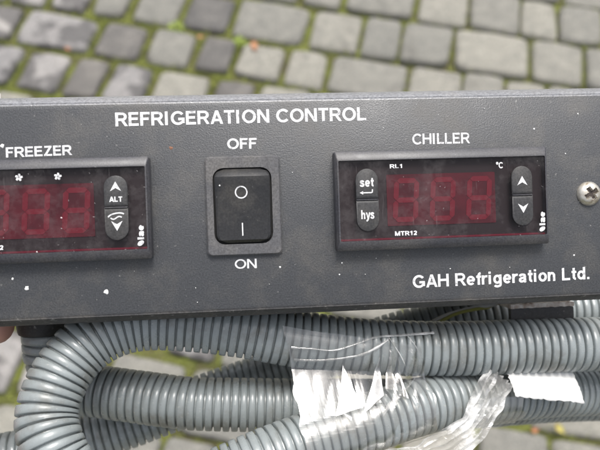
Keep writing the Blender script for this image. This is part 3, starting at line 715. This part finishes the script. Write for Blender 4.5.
tape1 = wrap_sheet('clear_tape', -2.5, 49, 70, 90, 0.12, 1.5, M_film, 'clear shiny tape binding the conduits together, with a bright glare', 2.1, seed=2.3, skew=7)
def folded_edge(pts, wd):
    C = catmull(pts, 0.6); v, f = [], []
    for i, (x, y, _z) in enumerate(C):
        ya, za = at_x(A, x, 0, 9); dy = y-ya; e = wd*(.5+.6*abs(noise.noise(Vector((x*.25, y*.1, 3)))))
        for k in range(4):
            yy = dy+e*(k/3-.5); zz = za+math.sqrt(max(1, 11.35**2-yy*yy))+(.35 if k in (1, 2) else 0)
            v.append((x, ya+yy, zz))
        if i: b0 = 4*i; f += [(b0-4+k, b0-3+k, b0+k+1, b0+k) for k in range(3)]
    o = mesh_obj('folded_edge', v, f, M_film2, tape1, True)
folded_edge([(-3.5, -44.6, 0), (4, -45.4, 0), (12, -46.4, 0), (20, -44.6, 0), (28, -42.6, 0), (38, -42.4, 0), (51, -42.2, 0)], 1.2)
folded_edge([(-2.5, -49.6, 0), (6, -50.2, 0), (14, -49.8, 0), (22, -48.6, 0), (28, -46.2, 0), (33, -43.4, 0)], 1.7)
folded_edge([(33, -43, 0), (36, -48, 0), (38.5, -53, 0), (40, -57, 0)], 1.3)
folded_edge([(40, -42.4, 0), (43, -47, 0), (44.5, -53, 0), (45.5, -58, 0)], 1.1)
def pleat(tip, l, r_):
    # a taut triangular fold of the film standing between the two conduits
    v, f = [], []; n = 14
    for i in range(n+1):
        t = i/n
        for k in range(4):
            u = k/3; bx_ = l[0]+(r_[0]-l[0])*u; by_ = l[1]+(r_[1]-l[1])*u; w_ = t**1.25
            x = tip[0]+(bx_-tip[0])*w_ if t > 0 else tip[0]+.05*k; y = tip[1]+(by_-tip[1])*t
            x += .35*noise.noise(Vector((t*3, k*.7, tip[0])))
            ya, za = at_x(A, x, 0, 9); yd, zd = at_x(A, x, 20, 30)
            z = zd+.857*11.6-.6*(y-(yd+.515*11.6))+.5
            if abs(y-ya) < 11.5: z = max(z, za+math.sqrt(11.5**2-(y-ya)**2))
            if abs(y-yd) < 11.7: z = max(z, zd+math.sqrt(11.7**2-(y-yd)**2))
            v.append((x, y, z+.25*(k % 2)))
        if i: b0 = 4*i; f += [(b0-4+k, b0-3+k, b0+k+1, b0+k) for k in range(3)]
    mesh_obj('pleat', v, f, M_film3, tape1, True)
for q in (((15.5, -51), (11, -68), (21, -66)), ((29, -49.5), (21, -68), (29.5, -63)), ((33, -47), (30.5, -61), (35, -62)), ((36, -50), (37, -64), (39, -65)), ((13, -66), (16, -70), (17, -68.5)), ((44, -57), (28, -69.5), (30, -66))): pleat(*q)
wrap_sheet('clear_tape', 70, 88, 24, 50, 0.9, 1.3, M_film, 'crinkled clear tape round the lower conduit left of the white patch', 0.9, seed=8.1, skew=-6, single='D', ragged=2)

# torn white tape patch on the lower right conduit
v, f = [], []; nx, ny = 30, 14
for i in range(nx+1):
    for j in range(ny+1):
        s, t = i/nx, j/ny
        x = 79.7+28.3*s+1.6*t*(1 if s > .5 else .9); top = -59.5-2.0*s; h = 8.4+2.9*s
        if j == ny: h += noise.noise(Vector((i*.9, 3.3, 0)))*0.8
        if i in (0, nx): x += noise.noise(Vector((j*.8, i, 9)))*0.6
        y = top-h*t; z = -22.0+5.2*math.sin(t*1.35)-s*3.0+noise.noise(Vector((x*.12, y*.2, 1)))*.5
        v.append((x, y, z))
for i in range(nx):
    for j in range(ny): a = i*(ny+1)+j; f.append((a, a+1, a+ny+2, a+ny+1))
o = mesh_obj('white_tape', v, f, M_white, matrix=PM, smooth=True); tag(o, 'torn white tape patch on the lower conduit at the right', 'tape')
sm = o.modifiers.new('thick', 'SOLIDIFY'); sm.thickness = 0.0002
# crumpled tail of tape twisting down to the left: several pleated strands of one strip
tail = [(77, -60.5, -20), (72, -66, -17), (67, -71.5, -14), (61, -77.5, -11.5), (54, -81.5, -11), (44, -84.5, -10), (34, -86, -9), (24, -88, -8), (12, -92, -8)]
C = catmull(tail, 0.8); v, f = [], []; nw = 14
for i, p in enumerate(C):
    t = (C[min(i+1, len(C)-1)]-C[max(0, i-1)]).normalized(); side = t.cross(Vector((0, 0, 1))).normalized(); nz = side.cross(t)
    fr_ = i/len(C); wd = 3.6+3.8*abs(math.sin(fr_*4.2+.5)); tw = .5*math.sin(fr_*6)
    for k in range(nw+1):
        s = k/nw-.5
        pl = 1.5*math.sin(k*2.1+i*.05)+noise.noise(Vector((i*.11, k*.55, 4)))*1.8
        v.append(tuple(p+side*(s*wd*2*math.cos(tw)+noise.noise(Vector((i*.15, k*.4, 7)))*.9)+nz*(pl+s*wd*math.sin(tw))))
for i in range(len(C)-1):
    for k in range(nw): a = i*(nw+1)+k; f.append((a, a+1, a+nw+2, a+nw+1))
o = mesh_obj('tape_tail', v, f, M_film2, matrix=PM); tag(o, 'loose crumpled tail of clear tape hanging below the lower conduit', 'tape')

# ------------------------------------------------------------------ the hand holding the panel's left end; only a fingertip shows
def hand():
    J = []; E_ = []; Rr = []
    def add(p, r, par=None):
        J.append(p); Rr.append(r)
        if par is not None: E_.append((par, len(J)-1))
        return len(J)-1
    wr_ = add((-215, -92, -34), 25); palm = add((-188, -66, -31), 24, wr_); fa = add((-280, -165, -45), 33, wr_); add((-345, -250, -58), 38, fa)
    k1 = add((-168, -43, -27), 13, palm); a = add((-145, -33, -24), 8.8, k1); b_ = add((-122, -32, -23), 9.6, a); c_ = add((-109, -32, -22.5), 9.6, b_); add((-103.5, -32.3, -22), 6.5, c_)
    k2 = add((-165, -58, -32), 13, palm); a = add((-142, -52, -38), 8.8, k2); b_ = add((-126, -46, -42), 8.2, a); add((-121, -38, -41), 7.4, b_)
    k3 = add((-168, -74, -34), 12, palm); a = add((-148, -72, -42), 8.4, k3); b_ = add((-136, -65, -48), 7.8, a); add((-133, -56, -47), 7.0, b_)
    k4 = add((-176, -88, -35), 11, palm); a = add((-160, -89, -43), 7.4, k4); b_ = add((-149, -84, -49), 6.8, a); add((-146, -76, -49), 6.2, b_)
    t1 = add((-186, -42, -14), 12, palm); a = add((-170, -22, 3), 9.6, t1); b_ = add((-153, -10, 9.5), 8.6, a); add((-138, -4, 8.6), 7.6, b_)
    me = bpy.data.meshes.new('hand'); me.from_pydata([tuple(c*MM for c in p) for p in J], E_, []); me.materials.append(M_skin)
    o = bpy.data.objects.new('hand', me); col.objects.link(o); o.matrix_world = PM
    s = o.modifiers.new('skin', 'SKIN'); s.use_smooth_shade = True
    for i, d in enumerate(me.skin_vertices[0].data):
        d.radius = (Rr[i]*MM*.92, Rr[i]*MM*.92); d.use_root = (i == 1)
    su = o.modifiers.new('sub', 'SUBSURF'); su.levels = 2; su.render_levels = 2
    return tag(o, 'hand holding the panel, one fingertip showing under its lower left edge', 'hand')
hand()
